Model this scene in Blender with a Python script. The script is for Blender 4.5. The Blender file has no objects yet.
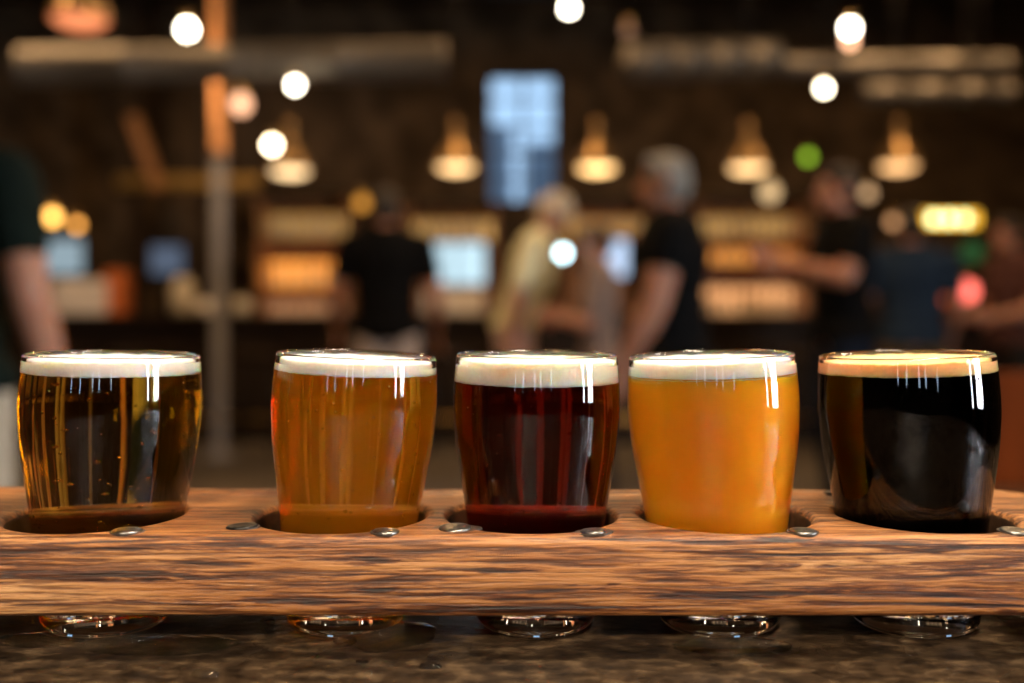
import bpy, bmesh, math, random
from mathutils import Vector, Matrix, noise as mnoise
random.seed(7)
C = bpy.context.scene.collection
sc = bpy.context.scene
F, CZ, HOR = 995.6, 1.13, 305.0
R = math.radians
def P(px, py, d):
    """point of the room at distance d (metres) seen at a pixel of the 1024x683 frame"""
    return Vector(((px-512)/F*d, d, CZ-(py-HOR)/F*d))

# ------------------------------------------------------------------ materials
def nt(name):
    m = bpy.data.materials.new(name); m.use_nodes = True
    t = m.node_tree; t.nodes.clear()
    out = t.nodes.new('ShaderNodeOutputMaterial')
    return m, t, out
def N(t, typ, **kw):
    n = t.nodes.new(typ)
    for k, v in kw.items():
        if k in n.inputs: n.inputs[k].default_value = v
        else: setattr(n, k, v)
    return n
def rgb(c): return (c[0], c[1], c[2], 1)
def coords(t, scale=(1, 1, 1)):
    tc = N(t, 'ShaderNodeTexCoord'); mp = N(t, 'ShaderNodeMapping')
    mp.inputs['Scale'].default_value = scale
    t.links.new(tc.outputs['Object'], mp.inputs['Vector'])
    return mp.outputs['Vector']
def mat(name, c, rough=.6, metal=0, var=.18, scale=14, stretch=(1, 1, 1), bump=0, spec=.5, coat=0, sub=0, c2=None):
    m, t, out = nt(name)
    b = N(t, 'ShaderNodeBsdfPrincipled')
    b.inputs['Roughness'].default_value = rough; b.inputs['Metallic'].default_value = metal
    b.inputs['Specular IOR Level'].default_value = spec; b.inputs['Coat Weight'].default_value = coat
    v = coords(t, stretch)
    n = N(t, 'ShaderNodeTexNoise'); n.inputs['Scale'].default_value = scale; n.inputs['Detail'].default_value = 5
    t.links.new(v, n.inputs['Vector'])
    r = N(t, 'ShaderNodeValToRGB')
    r.color_ramp.elements[0].position = .3; r.color_ramp.elements[1].position = .7
    r.color_ramp.elements[0].color = rgb([x*(1-var) for x in c])
    r.color_ramp.elements[1].color = rgb(c2 or [min(1, x*(1+var)) for x in c])
    t.links.new(n.outputs['Fac'], r.inputs['Fac']); t.links.new(r.outputs['Color'], b.inputs['Base Color'])
    if sub:
        b.inputs['Subsurface Weight'].default_value = 1; b.inputs['Subsurface Scale'].default_value = sub
        b.inputs['Subsurface Radius'].default_value = (1, .6, .35)
    if bump:
        bp = N(t, 'ShaderNodeBump'); bp.inputs['Strength'].default_value = 1; bp.inputs['Distance'].default_value = bump
        t.links.new(n.outputs['Fac'], bp.inputs['Height']); t.links.new(bp.outputs['Normal'], b.inputs['Normal'])
    t.links.new(b.outputs['BSDF'], out.inputs['Surface'])
    return m
def emit(name, c, s):
    m, t, out = nt(name)
    e = N(t, 'ShaderNodeEmission'); e.inputs['Color'].default_value = rgb(c); e.inputs['Strength'].default_value = s
    t.links.new(e.outputs['Emission'], out.inputs['Surface'])
    return m
def refr(name, c, ior, rough=0):
    m, t, out = nt(name)
    b = N(t, 'ShaderNodeBsdfPrincipled')
    b.inputs['Base Color'].default_value = rgb(c); b.inputs['Roughness'].default_value = rough
    b.inputs['IOR'].default_value = ior; b.inputs['Transmission Weight'].default_value = 1
    t.links.new(b.outputs['BSDF'], out.inputs['Surface'])
    return m
def beer_volume(name, T, scat=0, sc_col=(1, .8, .5), path=.056):
    """T = transmitted colour across the full glass"""
    m, t, out = nt(name)
    sig = [-math.log(max(x, 1e-6))/path for x in T]; d = max(sig)
    a = N(t, 'ShaderNodeVolumeAbsorption'); a.inputs['Density'].default_value = d
    a.inputs['Color'].default_value = rgb([1-s/d for s in sig])
    last = a
    if scat:
        s = N(t, 'ShaderNodeVolumeScatter'); s.inputs['Density'].default_value = scat
        s.inputs['Color'].default_value = rgb(sc_col); s.inputs['Anisotropy'].default_value = .3
        add = N(t, 'ShaderNodeAddShader')
        t.links.new(a.outputs[0], add.inputs[0]); t.links.new(s.outputs[0], add.inputs[1]); last = add
    t.links.new(last.outputs[0], out.inputs['Volume'])
    return m
def oak(name):
    m, t, out = nt(name)
    b = N(t, 'ShaderNodeBsdfPrincipled'); L = t.links.new
    def noise(scale, detail, rough=.5, dist=0, src=None):
        n = N(t, 'ShaderNodeTexNoise'); n.inputs['Scale'].default_value = 1; n.inputs['Detail'].default_value = detail
        n.inputs['Roughness'].default_value = rough; n.inputs['Distortion'].default_value = dist
        L(src if src is not None else coords(t, scale), n.inputs['Vector']); return n
    def ramp(src, stops):
        r = N(t, 'ShaderNodeValToRGB'); e = r.color_ramp.elements
        e[0].position, e[0].color = stops[0][0], rgb(stops[0][1]); e[1].position, e[1].color = stops[-1][0], rgb(stops[-1][1])
        for p, c in stops[1:-1]: x = e.new(p); x.color = rgb(c)
        L(src, r.inputs['Fac']); return r
    def mul(a, b_, f):
        m_ = N(t, 'ShaderNodeMix', data_type='RGBA', blend_type='MULTIPLY'); m_.inputs['Factor'].default_value = f
        L(a, m_.inputs[6]); L(b_, m_.inputs[7]); return m_.outputs[2]
    wob = noise((8, 36, 36), 2)
    mixv = N(t, 'ShaderNodeVectorMath', operation='MULTIPLY_ADD')
    L(wob.outputs['Color'], mixv.inputs[0]); mixv.inputs[1].default_value = (.5, 3.0, 3.0); L(coords(t, (20, 360, 360)), mixv.inputs[2])
    n1 = noise(None, 10, .68, .4, mixv.outputs[0])                      # growth rings
    broad = noise((4.5, 40, 40), 3)
    r0 = ramp(broad.outputs['Fac'], [(.34, (.26, .10, .026)), (.52, (.41, .18, .055)), (.70, (.60, .35, .155))])
    r1 = ramp(n1.outputs['Fac'], [(.33, (.06, .025, .010)), (.43, (.30, .18, .10)), (.49, (.80, .68, .56)), (.60, (1, 1, 1))])
    n2 = noise((32, 900, 900), 4, .6)                                   # fine pores along the grain
    r2 = ramp(n2.outputs['Fac'], [(.42, (.20, .13, .09)), (.50, (1, 1, 1))])
    n3 = noise((17, 380, 380), 5, .65, .7)                                # dark cracks and saw burns
    r3 = ramp(n3.outputs['Fac'], [(.36, (.03, .013, .005)), (.43, (.28, .16, .09)), (.47, (1, 1, 1))])
    c_ = mul(mul(mul(r0.outputs[0], r1.outputs[0], .9), r2.outputs[0], .75), r3.outputs[0], .95)
    L(c_, b.inputs['Base Color'])
    rr = N(t, 'ShaderNodeMapRange'); rr.inputs['To Min'].default_value = .5; rr.inputs['To Max'].default_value = .26
    L(n1.outputs['Fac'], rr.inputs['Value']); L(rr.outputs[0], b.inputs['Roughness'])
    h = N(t, 'ShaderNodeMath', operation='ADD'); L(n1.outputs['Fac'], h.inputs[0]); L(n2.outputs['Fac'], h.inputs[1])
    bp = N(t, 'ShaderNodeBump'); bp.inputs['Distance'].default_value = .0009; bp.inputs['Strength'].default_value = .8
    L(h.outputs[0], bp.inputs['Height']); L(bp.outputs['Normal'], b.inputs['Normal'])
    L(b.outputs['BSDF'], out.inputs['Surface'])
    return m
def wet_table(name):
    m, t, out = nt(name)
    b = N(t, 'ShaderNodeBsdfPrincipled'); L = t.links.new
    n1 = N(t, 'ShaderNodeTexNoise'); n1.inputs['Scale'].default_value = 85; n1.inputs['Detail'].default_value = 9; n1.inputs['Roughness'].default_value = .65
    L(coords(t, (1, 1.6, 1)), n1.inputs['Vector'])
    r1 = N(t, 'ShaderNodeValToRGB'); e = r1.color_ramp.elements
    e[0].position = .36; e[0].color = rgb((.008, .005, .003)); e[1].position = .72; e[1].color = rgb((.125, .080, .042))
    x = e.new(.52); x.color = rgb((.036, .022, .012))
    L(n1.outputs['Fac'], r1.inputs['Fac']); L(r1.outputs['Color'], b.inputs['Base Color'])
    n2 = N(t, 'ShaderNodeTexNoise'); n2.inputs['Scale'].default_value = 17; n2.inputs['Detail'].default_value = 3
    L(coords(t), n2.inputs['Vector'])
    r2 = N(t, 'ShaderNodeMapRange'); r2.inputs['From Min'].default_value = .4; r2.inputs['From Max'].default_value = .6
    r2.inputs['To Min'].default_value = .18; r2.inputs['To Max'].default_value = .6; b.inputs['Specular IOR Level'].default_value = .12
    L(n2.outputs['Fac'], r2.inputs['Value']); L(r2.outputs[0], b.inputs['Roughness'])
    bp = N(t, 'ShaderNodeBump'); bp.inputs['Distance'].default_value = .0016; bp.inputs['Strength'].default_value = .7
    L(n1.outputs['Fac'], bp.inputs['Height']); L(bp.outputs['Normal'], b.inputs['Normal'])
    L(b.outputs['BSDF'], out.inputs['Surface'])
    return m

M = {}
M['glass'] = refr('clear_glass', (1, 1, 1), 1.5)
M['wetglass'] = refr('glass_against_beer', (1, 1, 1), 1.5/1.34)
M['bubble'] = refr('bubble', (1, 1, 1), 1/1.34)
M['water'] = refr('water', (1, 1, 1), 1.33)
M['oak'] = oak('rough_oak')
M['table'] = wet_table('wet_dark_table')
M['black_metal'] = mat('black_metal', (.018, .016, .015), .45, .6)
M['steel'] = mat('steel', (.45, .43, .42), .35, 1)
M['duct'] = mat('duct_metal', (.16, .14, .115), .5, .5)
M['pole_grey'] = mat('grey_paint', (.24, .23, .235), .6, spec=.2)
M['copper'] = mat('copper', (.80, .40, .18), .42, .6)  # warm tint for lamplight on the column's upper length
M['brass'] = mat('brass', (.65, .42, .14), .35, 1)
M['dark_wood'] = mat('dark_wood', (.020, .011, .006), .55, 0, .4, 3, (1, 12, 12), spec=.2)
M['mid_wood'] = mat('warm_wood', (.30, .14, .055), .5, 0, .4, 3, (2, 12, 12))
M['red_wood'] = mat('red_wood', (.13, .026, .005), .5, 0, .35, 3, (8, 8, 1), spec=.05)
M['shade'] = mat('aged_brass_shade', (.30, .18, .07), .35, .7)
M['shade_in'] = mat('cream_enamel', (.75, .6, .38), .4)
M['cream'] = mat('cream_ceramic', (.62, .55, .42), .4)
M['paper'] = mat('paper', (.78, .72, .66), .8)
M['orange_paint'] = mat('orange_paint', (.55, .14, .03), .5)
M['wall'] = mat('dark_plaster', (.022, .016, .011), .9, 0, .35, 2.5, spec=.1)
M['bar_wall'] = mat('brown_brick_wall', (.085, .056, .032), .9, 0, .6, 3.5, spec=.1)
M['floor'] = mat('concrete', (.10, .083, .066), .55, 0, .25, 2.2, spec=.25)
M['ceil'] = mat('dark_ceiling', (.06, .042, .026), .9, 0, .5, 2, spec=.1)
M['outside'] = mat('grey_facade', (.22, .24, .28), .8)

# ------------------------------------------------------------------ mesh helpers
def link(name, bm, m, parent=None, smooth=True, loc=None):
    me = bpy.data.meshes.new(name); bm.to_mesh(me); bm.free()
    for mm in (m if isinstance(m, (list, tuple)) else [m]): me.materials.append(mm)
    if smooth:
        for p in me.polygons: p.use_smooth = True
    o = bpy.data.objects.new(name, me); C.objects.link(o)
    if parent is not None: o.parent = parent
    if loc is not None: o.location = loc
    return o
def empty(name, loc, rz=0, label=None, cat=None, group=None):
    o = bpy.data.objects.new(name, None); C.objects.link(o); o.empty_display_size = .05
    o.location = loc; o.rotation_euler = (0, 0, rz)
    return tag(o, label, cat, group)
def tag(o, label=None, cat=None, group=None, kind=None):
    if label: o['label'] = label
    if cat: o['category'] = cat
    if group: o['group'] = group
    if kind: o['kind'] = kind
    return o
def copy_tree(o, parent=None):
    c = o.copy(); C.objects.link(c)
    if parent is not None: c.parent = parent
    for ch in list(o.children): copy_tree(ch, c)
    return c
def box(bm, c, s, bev=0, mi=0, rot=None):
    r = bmesh.ops.create_cube(bm, size=1)
    vs = r['verts']
    bmesh.ops.scale(bm, vec=s, verts=vs)
    if bev:
        es = list({e for v in vs for e in v.link_edges})
        g = bmesh.ops.bevel(bm, geom=es, offset=bev, segments=2, profile=.6, affect='EDGES')
        vs = list({v for v in g['verts']} | {v for v in vs if v.is_valid})
    if rot is not None: bmesh.ops.rotate(bm, cent=(0, 0, 0), matrix=rot, verts=vs)
    bmesh.ops.translate(bm, vec=c, verts=vs)
    for f in {f for v in vs for f in v.link_faces}: f.material_index = mi
def tube(bm, pts, r, seg=12, caps=True, mi=0):
    pts = [Vector(p) for p in pts]; rs = r if isinstance(r, (list, tuple)) else [r]*len(pts)
    rings = []
    for i, p in enumerate(pts):
        d = (pts[min(i+1, len(pts)-1)]-pts[max(i-1, 0)]).normalized()
        a = d.orthogonal().normalized() if i == 0 else (a-d*a.dot(d)).normalized()
        b = d.cross(a)
        rings.append([bm.verts.new(p+(a*math.cos(2*math.pi*k/seg)+b*math.sin(2*math.pi*k/seg))*rs[i]) for k in range(seg)])
    for i in range(len(rings)-1):
        for k in range(seg):
            f = bm.faces.new((rings[i][k], rings[i][(k+1) % seg], rings[i+1][(k+1) % seg], rings[i+1][k])); f.material_index = mi
    if caps:
        f = bm.faces.new(rings[0][::-1]); f.material_index = mi
        f = bm.faces.new(rings[-1]); f.material_index = mi
def lathe(bm, prof, seg=32, mi=0, off=(0, 0, 0), closed=False):
    """prof: (radius, z[, material]) rows; radius 0 makes a pole"""
    off = Vector(off); rings = []
    for q in prof:
        if q[0] < 1e-7: rings.append([bm.verts.new(off+Vector((0, 0, q[1])))])
        else: rings.append([bm.verts.new(off+Vector((q[0]*math.cos(2*math.pi*k/seg), q[0]*math.sin(2*math.pi*k/seg), q[1]))) for k in range(seg)])
    n = len(rings)
    for i in range(n if closed else n-1):
        A, B = rings[i], rings[(i+1) % n]
        mm = prof[i][2] if len(prof[i]) > 2 else mi
        for k in range(seg):
            k2 = (k+1) % seg
            if len(A) == 1 and len(B) == 1: continue
            if len(A) == 1: f = bm.faces.new((A[0], B[k2], B[k]))
            elif len(B) == 1: f = bm.faces.new((A[k], A[k2], B[0]))
            else: f = bm.faces.new((A[k], A[k2], B[k2], B[k]))
            f.material_index = mm
def ball(bm, c, r, u=16, v=10, mi=0, rot=None):
    r = r if isinstance(r, (tuple, list)) else (r, r, r)
    g = bmesh.ops.create_uvsphere(bm, u_segments=u, v_segments=v, radius=1)
    bmesh.ops.scale(bm, vec=r, verts=g['verts'])
    if rot is not None: bmesh.ops.rotate(bm, cent=(0, 0, 0), matrix=rot, verts=g['verts'])
    bmesh.ops.translate(bm, vec=c, verts=g['verts'])
    for f in {f for w in g['verts'] for f in w.link_faces}: f.material_index = mi
def spline(pts, n):
    """Catmull-Rom through (r, z) points"""
    out = []; P_ = [pts[0]]+list(pts)+[pts[-1]]
    for i in range(1, len(P_)-2):
        a, b, c, d = P_[i-1:i+3]
        for k in range(n):
            t = k/n
            out.append(tuple(.5*((2*b[j])+(c[j]-a[j])*t+(2*a[j]-5*b[j]+4*c[j]-d[j])*t*t+(3*b[j]-a[j]-3*c[j]+d[j])*t**3) for j in (0, 1)))
    out.append(tuple(pts[-1]))
    return out
def struct(name, bm, m, smooth=False):
    return tag(link(name, bm, m, smooth=smooth), kind='structure')
def bx(c, s, bev=0):
    bm = bmesh.new(); box(bm, c, s, bev); return bm
def span(a, b, bev=0):
    """box between two corners"""
    a, b = Vector(a), Vector(b)
    return bx((a+b)/2, [abs(x) for x in (b-a)], bev)

# ------------------------------------------------------------------ camera
cam = bpy.data.cameras.new('camera'); co = bpy.data.objects.new('camera', cam); C.objects.link(co)
co.location = (0, 0, CZ); co.rotation_euler = (R(90), 0, 0)
cam.sensor_width = 36; cam.lens = 35; cam.shift_y = -(341.5-HOR)/1024; cam.clip_start = .01
cam.dof.use_dof = True; cam.dof.focus_distance = .345; cam.dof.aperture_fstop = 3.9
sc.camera = co

# ------------------------------------------------------------------ room
X0, X1, Y0, Y1, ZC = -5.8, 5.6, -6.0, 10.2, 4.3
struct('floor', span((X0, Y0, -.1), (X1, Y1, 0)), M['floor'])
struct('ceiling', span((X0, Y0, ZC), (X1, Y1, ZC+.1)), M['ceil'])
struct('wall_left', span((X0-.15, Y0, 0), (X0, Y1, ZC)), M['wall'])
def wall_with_holes(name, axis, pos, th, a0, a1, holes, m='wall'):
    """wall on a plane axis=pos between a0..a1, full height, rectangular openings (b0,b1,z0,z1) left open"""
    bm = bmesh.new()
    cuts = sorted({a0, a1}|{h[0] for h in holes}|{h[1] for h in holes})
    for i in range(len(cuts)-1):
        p, q = cuts[i], cuts[i+1]
        zs = sorted([(h[2], h[3]) for h in holes if h[0] <= p+1e-6 and h[1] >= q-1e-6])
        z = 0
        for z0, z1 in zs+[(ZC, ZC)]:
            if z0 > z:
                if axis == 'y': box(bm, ((p+q)/2, pos, (z+z0)/2), (q-p, th, z0-z))
                else: box(bm, (pos, (p+q)/2, (z+z0)/2), (th, q-p, z0-z))
            z = max(z, z1)
    return struct(name, bm, M[m])
def window(name, axis, pos, b0, b1, z0, z1, nb, nz, fm, pane):
    root = tag(bpy.data.objects.new(name, None), kind='structure'); C.objects.link(root)
    bm = bmesh.new()
    def bar(bl, bh, zl, zh, th=.07):
        if axis == 'y': box(bm, ((bl+bh)/2, pos, (zl+zh)/2), (bh-bl, th, zh-zl))
        else: box(bm, (pos, (bl+bh)/2, (zl+zh)/2), (th, bh-bl, zh-zl))
    w = .05
    bar(b0, b0+w, z0, z1); bar(b1-w, b1, z0, z1); bar(b0, b1, z0, z0+w); bar(b0, b1, z1-w, z1)
    for k in range(1, nb):
        x = b0+(b1-b0)*k/nb; bar(x-.017, x+.017, z0, z1, .05)
    for k in range(1, nz):
        z = z0+(z1-z0)*k/nz; bar(b0, b1, z-.014, z+.014, .045)
    link('window_frame', bm, fm, root, smooth=False)
    bm = bmesh.new()
    if axis == 'y': box(bm, ((b0+b1)/2, pos+.03, (z0+z1)/2), (b1-b0-.02, .006, z1-z0-.02))
    else: box(bm, (pos+.03, (b0+b1)/2, (z0+z1)/2), (.006, b1-b0-.02, z1-z0-.02))
    link('window_pane', bm, pane, root, smooth=False)
DAY = emit('daylit_frosted_pane', (.90, .95, 1.0), 30)
DAYB = emit('daylit_far_pane', (.60, .80, 1.0), 8)
# the wall with the tall window behind the bar
wa, wb = P(486, 200, Y1), P(559, 73, Y1)
tall = (wa.x, wb.x, wa.z-.05, wb.z)
wall_with_holes('wall_back', 'y', Y1+.075, .15, X0, X1, [tall], 'bar_wall')
clear = refr('window_glass', (.72, .8, .86), 1.0)
window('window_1', 'y', Y1+.06, *tall, 2, 5, M['black_metal'], clear)
# daylight windows in the right hand wall beside the table, and behind the camera
RW = [(-2.45, -2.05, .7, 3.3), (-1.45, -.25, .7, 3.3)]
wall_with_holes('wall_right', 'x', X1+.075, .15, Y0, Y1, RW)
for i, h in enumerate(RW): window('window_%d' % (i+2), 'x', X1+.06, *h, 1+i, 4, M['black_metal'], DAY)
FW = [(-3.9, -3.6, 1.25, 1.8), (-2.4, -2.1, 1.25, 1.8), (-.6, -.3, 1.25, 1.8), (.3, .6, 1.25, 1.8), (2.0, 2.3, 1.25, 1.8)]
wall_with_holes('wall_front', 'y', Y0-.075, .15, X0, X1, FW)
for i, h in enumerate(FW): window('window_%d' % (i+4), 'y', Y0-.09, *h, 2, 2, M['black_metal'], DAYB)
for i, y in enumerate([3.2, 5.2, 7.2, 9.2]):
    struct('trim_%d' % (i+1), span((X0, y-.09, ZC-.28), (X1, y+.09, ZC)), M['dark_wood'])
# a pale-grey block of buildings seen through the tall window
for (x, w, h, y, lab) in ((-.55, 1.1, 3.85, 16, 'lower grey building outside tall window, left'), (.9, 1.3, 3.75, 17, 'lower grey building outside tall window, right')):
    o = link('distant_building', bx((0, 0, h/2), (w, 2, h), .03), M['outside'], smooth=False, loc=(x, y, 0))
    tag(o, lab, 'building')
w = bpy.data.worlds.new('world'); sc.world = w; w.use_nodes = True
bg = w.node_tree.nodes['Background']; bg.inputs['Color'].default_value = (.44, .62, .84, 1); bg.inputs['Strength'].default_value = 1.2

# ------------------------------------------------------------------ table
TZ = CZ-.117
tb = empty('bar_table', (0, .17, 0), 0, 'wet dark brown table top under the wooden tasting board', 'table')
bm = bmesh.new(); box(bm, (0, 0, TZ-.025), (1.0, .9, .05), .006); link('tabletop', bm, M['table'], tb, smooth=False)
for sx in (-1, 1):
    for sy in (-1, 1):
        link('leg', span((sx*.44-.03, sy*.38-.03, 0), (sx*.44+.03, sy*.38+.03, TZ-.05)), M['black_metal'], tb, smooth=False)
for sy in (-1, 1): link('apron', bx((0, sy*.38, TZ-.08), (.86, .03, .06)), M['black_metal'], tb, smooth=False)

# ------------------------------------------------------------------ tasting board with five holes
BT, BB = CZ-.076, CZ-.1029           # top and underside
BF, BK = .327, .412                  # front and back edges
HY, HR = .3635, .0302
hole_px = [97, 342, 531, 724, 922]
holes = [((px-512)/F*HY, HY) for px in hole_px]
bev = .0034
cu = bpy.data.curves.new('board_outline', 'CURVE'); cu.dimensions = '2D'; cu.fill_mode = 'BOTH'
cu.extrude = (BT-BB)/2-bev; cu.bevel_depth = bev; cu.bevel_resolution = 3
def poly(pts):
    s = cu.splines.new('POLY'); s.points.add(len(pts)-1); s.use_cyclic_u = True
    for p, q in zip(s.points, pts): p.co = (q[0], q[1], 0, 1)
out_ = []
XL, XR = -.262, .232
f0, k0 = BF+bev, BK-bev
def run(a, b, n):
    for i in range(n):
        t = i/n; x = a[0]+(b[0]-a[0])*t; y = a[1]+(b[1]-a[1])*t
        j = .0007*mnoise.noise(Vector((x*38, y*38, 3.3)))
        out_.append((x, y+j))
run((XL, f0), (XR-.012, f0), 120); run((XR-.012, f0), (XR, f0+.012), 5)
run((XR, f0+.012), (XR, k0-.035), 8); run((XR, k0-.035), (XR-.032, k0), 10)
run((XR-.032, k0), (XL+.03, k0), 110); run((XL+.03, k0), (XL, k0-.03), 10); run((XL, k0-.03), (XL, f0), 8)
poly(out_)
for hx, hy in holes:
    poly([(hx+(HR+bev)*math.cos(-2*math.pi*k/72), hy+(HR+bev)*math.sin(-2*math.pi*k/72)) for k in range(72)])
tmp = bpy.data.objects.new('tmp', cu); C.objects.link(tmp)
dg = bpy.context.evaluated_depsgraph_get(); dg.update()
me = bpy.data.meshes.new_from_object(tmp.evaluated_get(dg)); bpy.data.objects.remove(tmp)
me.materials.clear(); me.materials.append(M['oak'])
me.name = 'tasting_board'
board = empty('tasting_board', (0, 0, 0), 0, 'rough oak tasting board with five round holes holding beer glasses', 'tray')
bmx = bmesh.new(); bmx.from_mesh(me); bmesh.ops.remove_doubles(bmx, verts=bmx.verts, dist=1e-5)
bmesh.ops.recalc_face_normals(bmx, faces=bmx.faces)
for v in bmx.verts:
    if v.co.x < -.19: v.co.z += .004*((-.19-v.co.x)/.07)**1.5*(v.co.y-BF)/.08   # warped left end
bmx.to_mesh(me); bmx.free()
me.materials.append(mat('dark_end_grain', (.045, .020, .008), .5, 0, .5, 160, bump=.0004))  # walls inside the holes are a darker brown than the plank
for p in me.polygons:
    p.use_smooth = abs(p.normal.z) < .97
    if abs(p.normal.z) < .45 and any((p.center.x-hx)**2+(p.center.y-hy)**2 < (HR+.0015)**2 for hx, hy in holes): p.material_index = 1
pl = bpy.data.objects.new('plank', me); C.objects.link(pl); pl.parent = board; pl.location = (0, 0, (BT+BB)/2)
for x in (XL+.012, XR-.02):
    link('foot', span((x-.01, BF+.01, TZ), (x+.01, BK-.038, BB+.001), .002), M['oak'], board)

# ------------------------------------------------------------------ glasses
GY = .368
OUT = [(.0185, 0), (.0208, .0012), (.0221, .0045), (.0230, .014), (.0243, .026), (.0258, .040), (.0279, .0535), (.0296, .065), (.0305, .076), (.0306, .083), (.0302, .091), (.0296, .0982)]
def outer_r(z):
    for a, b in zip(OUT, OUT[1:]):
        if z <= b[1]:
            t = max(0, (z-a[1])/(b[1]-a[1])); return a[0]+(b[0]-a[0])*t
    return OUT[-1][0]
def spl_inner():
    pts = [(.0, .0098), (.010, .0098), (.0165, .0102), (.0198, .0125), (.0212, .017)]
    for z in (.026, .040, .0535, .065, .076, .083, .091, .0982):
        pts.append((outer_r(z)-(.0019 if z < .09 else .0016), z))
    return pts
INNER = spline(spl_inner(), 6); OUTER = spline(OUT, 6)
def inner_r(z):
    for a, b in zip(INNER, INNER[1:]):
        if b[1] > a[1] and z <= b[1]:
            t = max(0, (z-a[1])/(b[1]-a[1])); return a[0]+(b[0]-a[0])*t
    return INNER[-1][0]
RIM = [(.0293, .0989), (.0288, .0991), (.0283, .0989)]
BASE = [(0, .0022), (.010, .0020), (.0155, .0012), (.0172, .0002)]
def make_glass(loc, tilt, k, label, beer, foam_mat, zl, zf, bubbles, solid=False):
    g = empty('beer_glass', loc, 0, label, 'glass of beer', 'tasting glasses in a row')
    g.rotation_euler = (R(random.uniform(-.3, .3)), tilt, 0); g.scale = (k, k, 1)
    bm = bmesh.new()
    prof = [(r, z, 0) for r, z in BASE]+[(r, z, 0) for r, z in OUTER]+[(r, z, 0) for r, z in RIM]
    inn = INNER[::-1]
    prof += [(r, z, 1 if z < zf-.0008 else 0) for r, z in inn]
    lathe(bm, prof, 112); bmesh.ops.recalc_face_normals(bm, faces=bm.faces)
    link('glass_cup', bm, [M['glass'], M['wetglass']], g)
    # the beer fills the cup up to the foam
    d = -.00008 if solid else .00012
    pr = [(r+(d if r > .001 else 0), z-d) for r, z in INNER if z < zl]+[(inner_r(zl)+d, zl+.0006), (0, zl+.0006)]
    bm = bmesh.new(); lathe(bm, pr, 112); bmesh.ops.recalc_face_normals(bm, faces=bm.faces)
    bo = link('beer', bm, beer, g)
    # foam head
    bm = bmesh.new()
    pr = [(0, zl)]+[(inner_r(zl)*q, zl+.0001) for q in (.3, .6, .85, .97)]
    n = 8
    for i in range(n+1):
        z = zl+(zf-zl)*i/n; pr.append((inner_r(z)-.00006, z))
    pr += [(inner_r(zf)*q, zf+h) for q, h in ((.97, .0001), (.9, -.0004), (.75, -.0006), (.5, -.0004), (.25, -.0003))]+[(0, zf-.0002)]
    lathe(bm, pr, 112)
    for v in bm.verts:
        if v.co.z < zl+.0012 and v.co.xy.length > .02:
            v.co.z += .00035*mnoise.noise(v.co*900)
        elif v.co.z > zf-.001: v.co.z += .0005*mnoise.noise(v.co*320)
    bmesh.ops.recalc_face_normals(bm, faces=bm.faces)
    link('foam', bm, foam_mat, g)
    if bubbles:
        bm = bmesh.new()
        for i in range(bubbles):
            z = random.uniform(.02, zl-.002); a = random.uniform(0, 2*math.pi)
            if random.random() < .35: z = random.gauss(.03, .012); z = min(max(z, .016), zl-.002)
            r = inner_r(z)-random.choice((.0008, .0010, .0012)) if random.random() < .8 else random.uniform(.003, inner_r(z)-.001)
            ico = bmesh.ops.create_icosphere(bm, subdivisions=2, radius=random.choice((.00025, .0004, .0006)))
            bmesh.ops.translate(bm, vec=(r*math.cos(a), r*math.sin(a), z), verts=ico['verts'])
        tag(link('bubbles', bm, M['bubble'], g), kind='stuff')
    return g
def foam_mat(name, c):
    m = mat(name, c, .55, 0, .05, 900, bump=.00012, spec=.3, sub=.0045)
    return m
B1 = beer_volume('pale_lager', (.78, .45, .04))
B2 = beer_volume('amber_ale', (.92, .42, .015), 15, (1, .66, .10))
B3 = beer_volume('red_ale', (.30, .012, .0015), 1.5, (1, .3, .1))
B5 = beer_volume('stout', (.002, .0004, .0001))
B4 = mat('hazy_beer', (.985, .375, .012), .3, 0, .04, 60, spec=.1, sub=.012)
fw_, fc, ft = foam_mat('white_foam', (.97, .94, .87)), foam_mat('cream_foam', (.97, .90, .75)), foam_mat('tan_foam', (.86, .58, .27))
gx = lambda px: (px-512)/F*GY
make_glass((gx(106.5), GY, TZ), R(1.5), 1.035, 'glass of clear golden pale beer, leftmost on the board', B1, fw_, .0923, .0972, 170)
make_glass((gx(345), GY, TZ), R(2.6), .985, 'glass of hazy amber beer, second from the left', B2, fw_, .0926, .0970, 170)
make_glass((gx(535), GY, TZ), R(.4), 1.0, 'glass of dark red beer with thick cream head, middle of the row', B3, fc, .0889, .0968, 90)
make_glass((gx(719.5), GY, TZ), R(-1.9), 1.015, 'glass of cloudy opaque orange beer, second from the right', B4, fw_, .0913, .0970, 0, True)
make_glass((gx(914.5), GY, TZ), R(-2.1), 1.03, 'glass of black beer with a tan head, rightmost on the board', B5, ft, .0926, .0972, 0)

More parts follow.
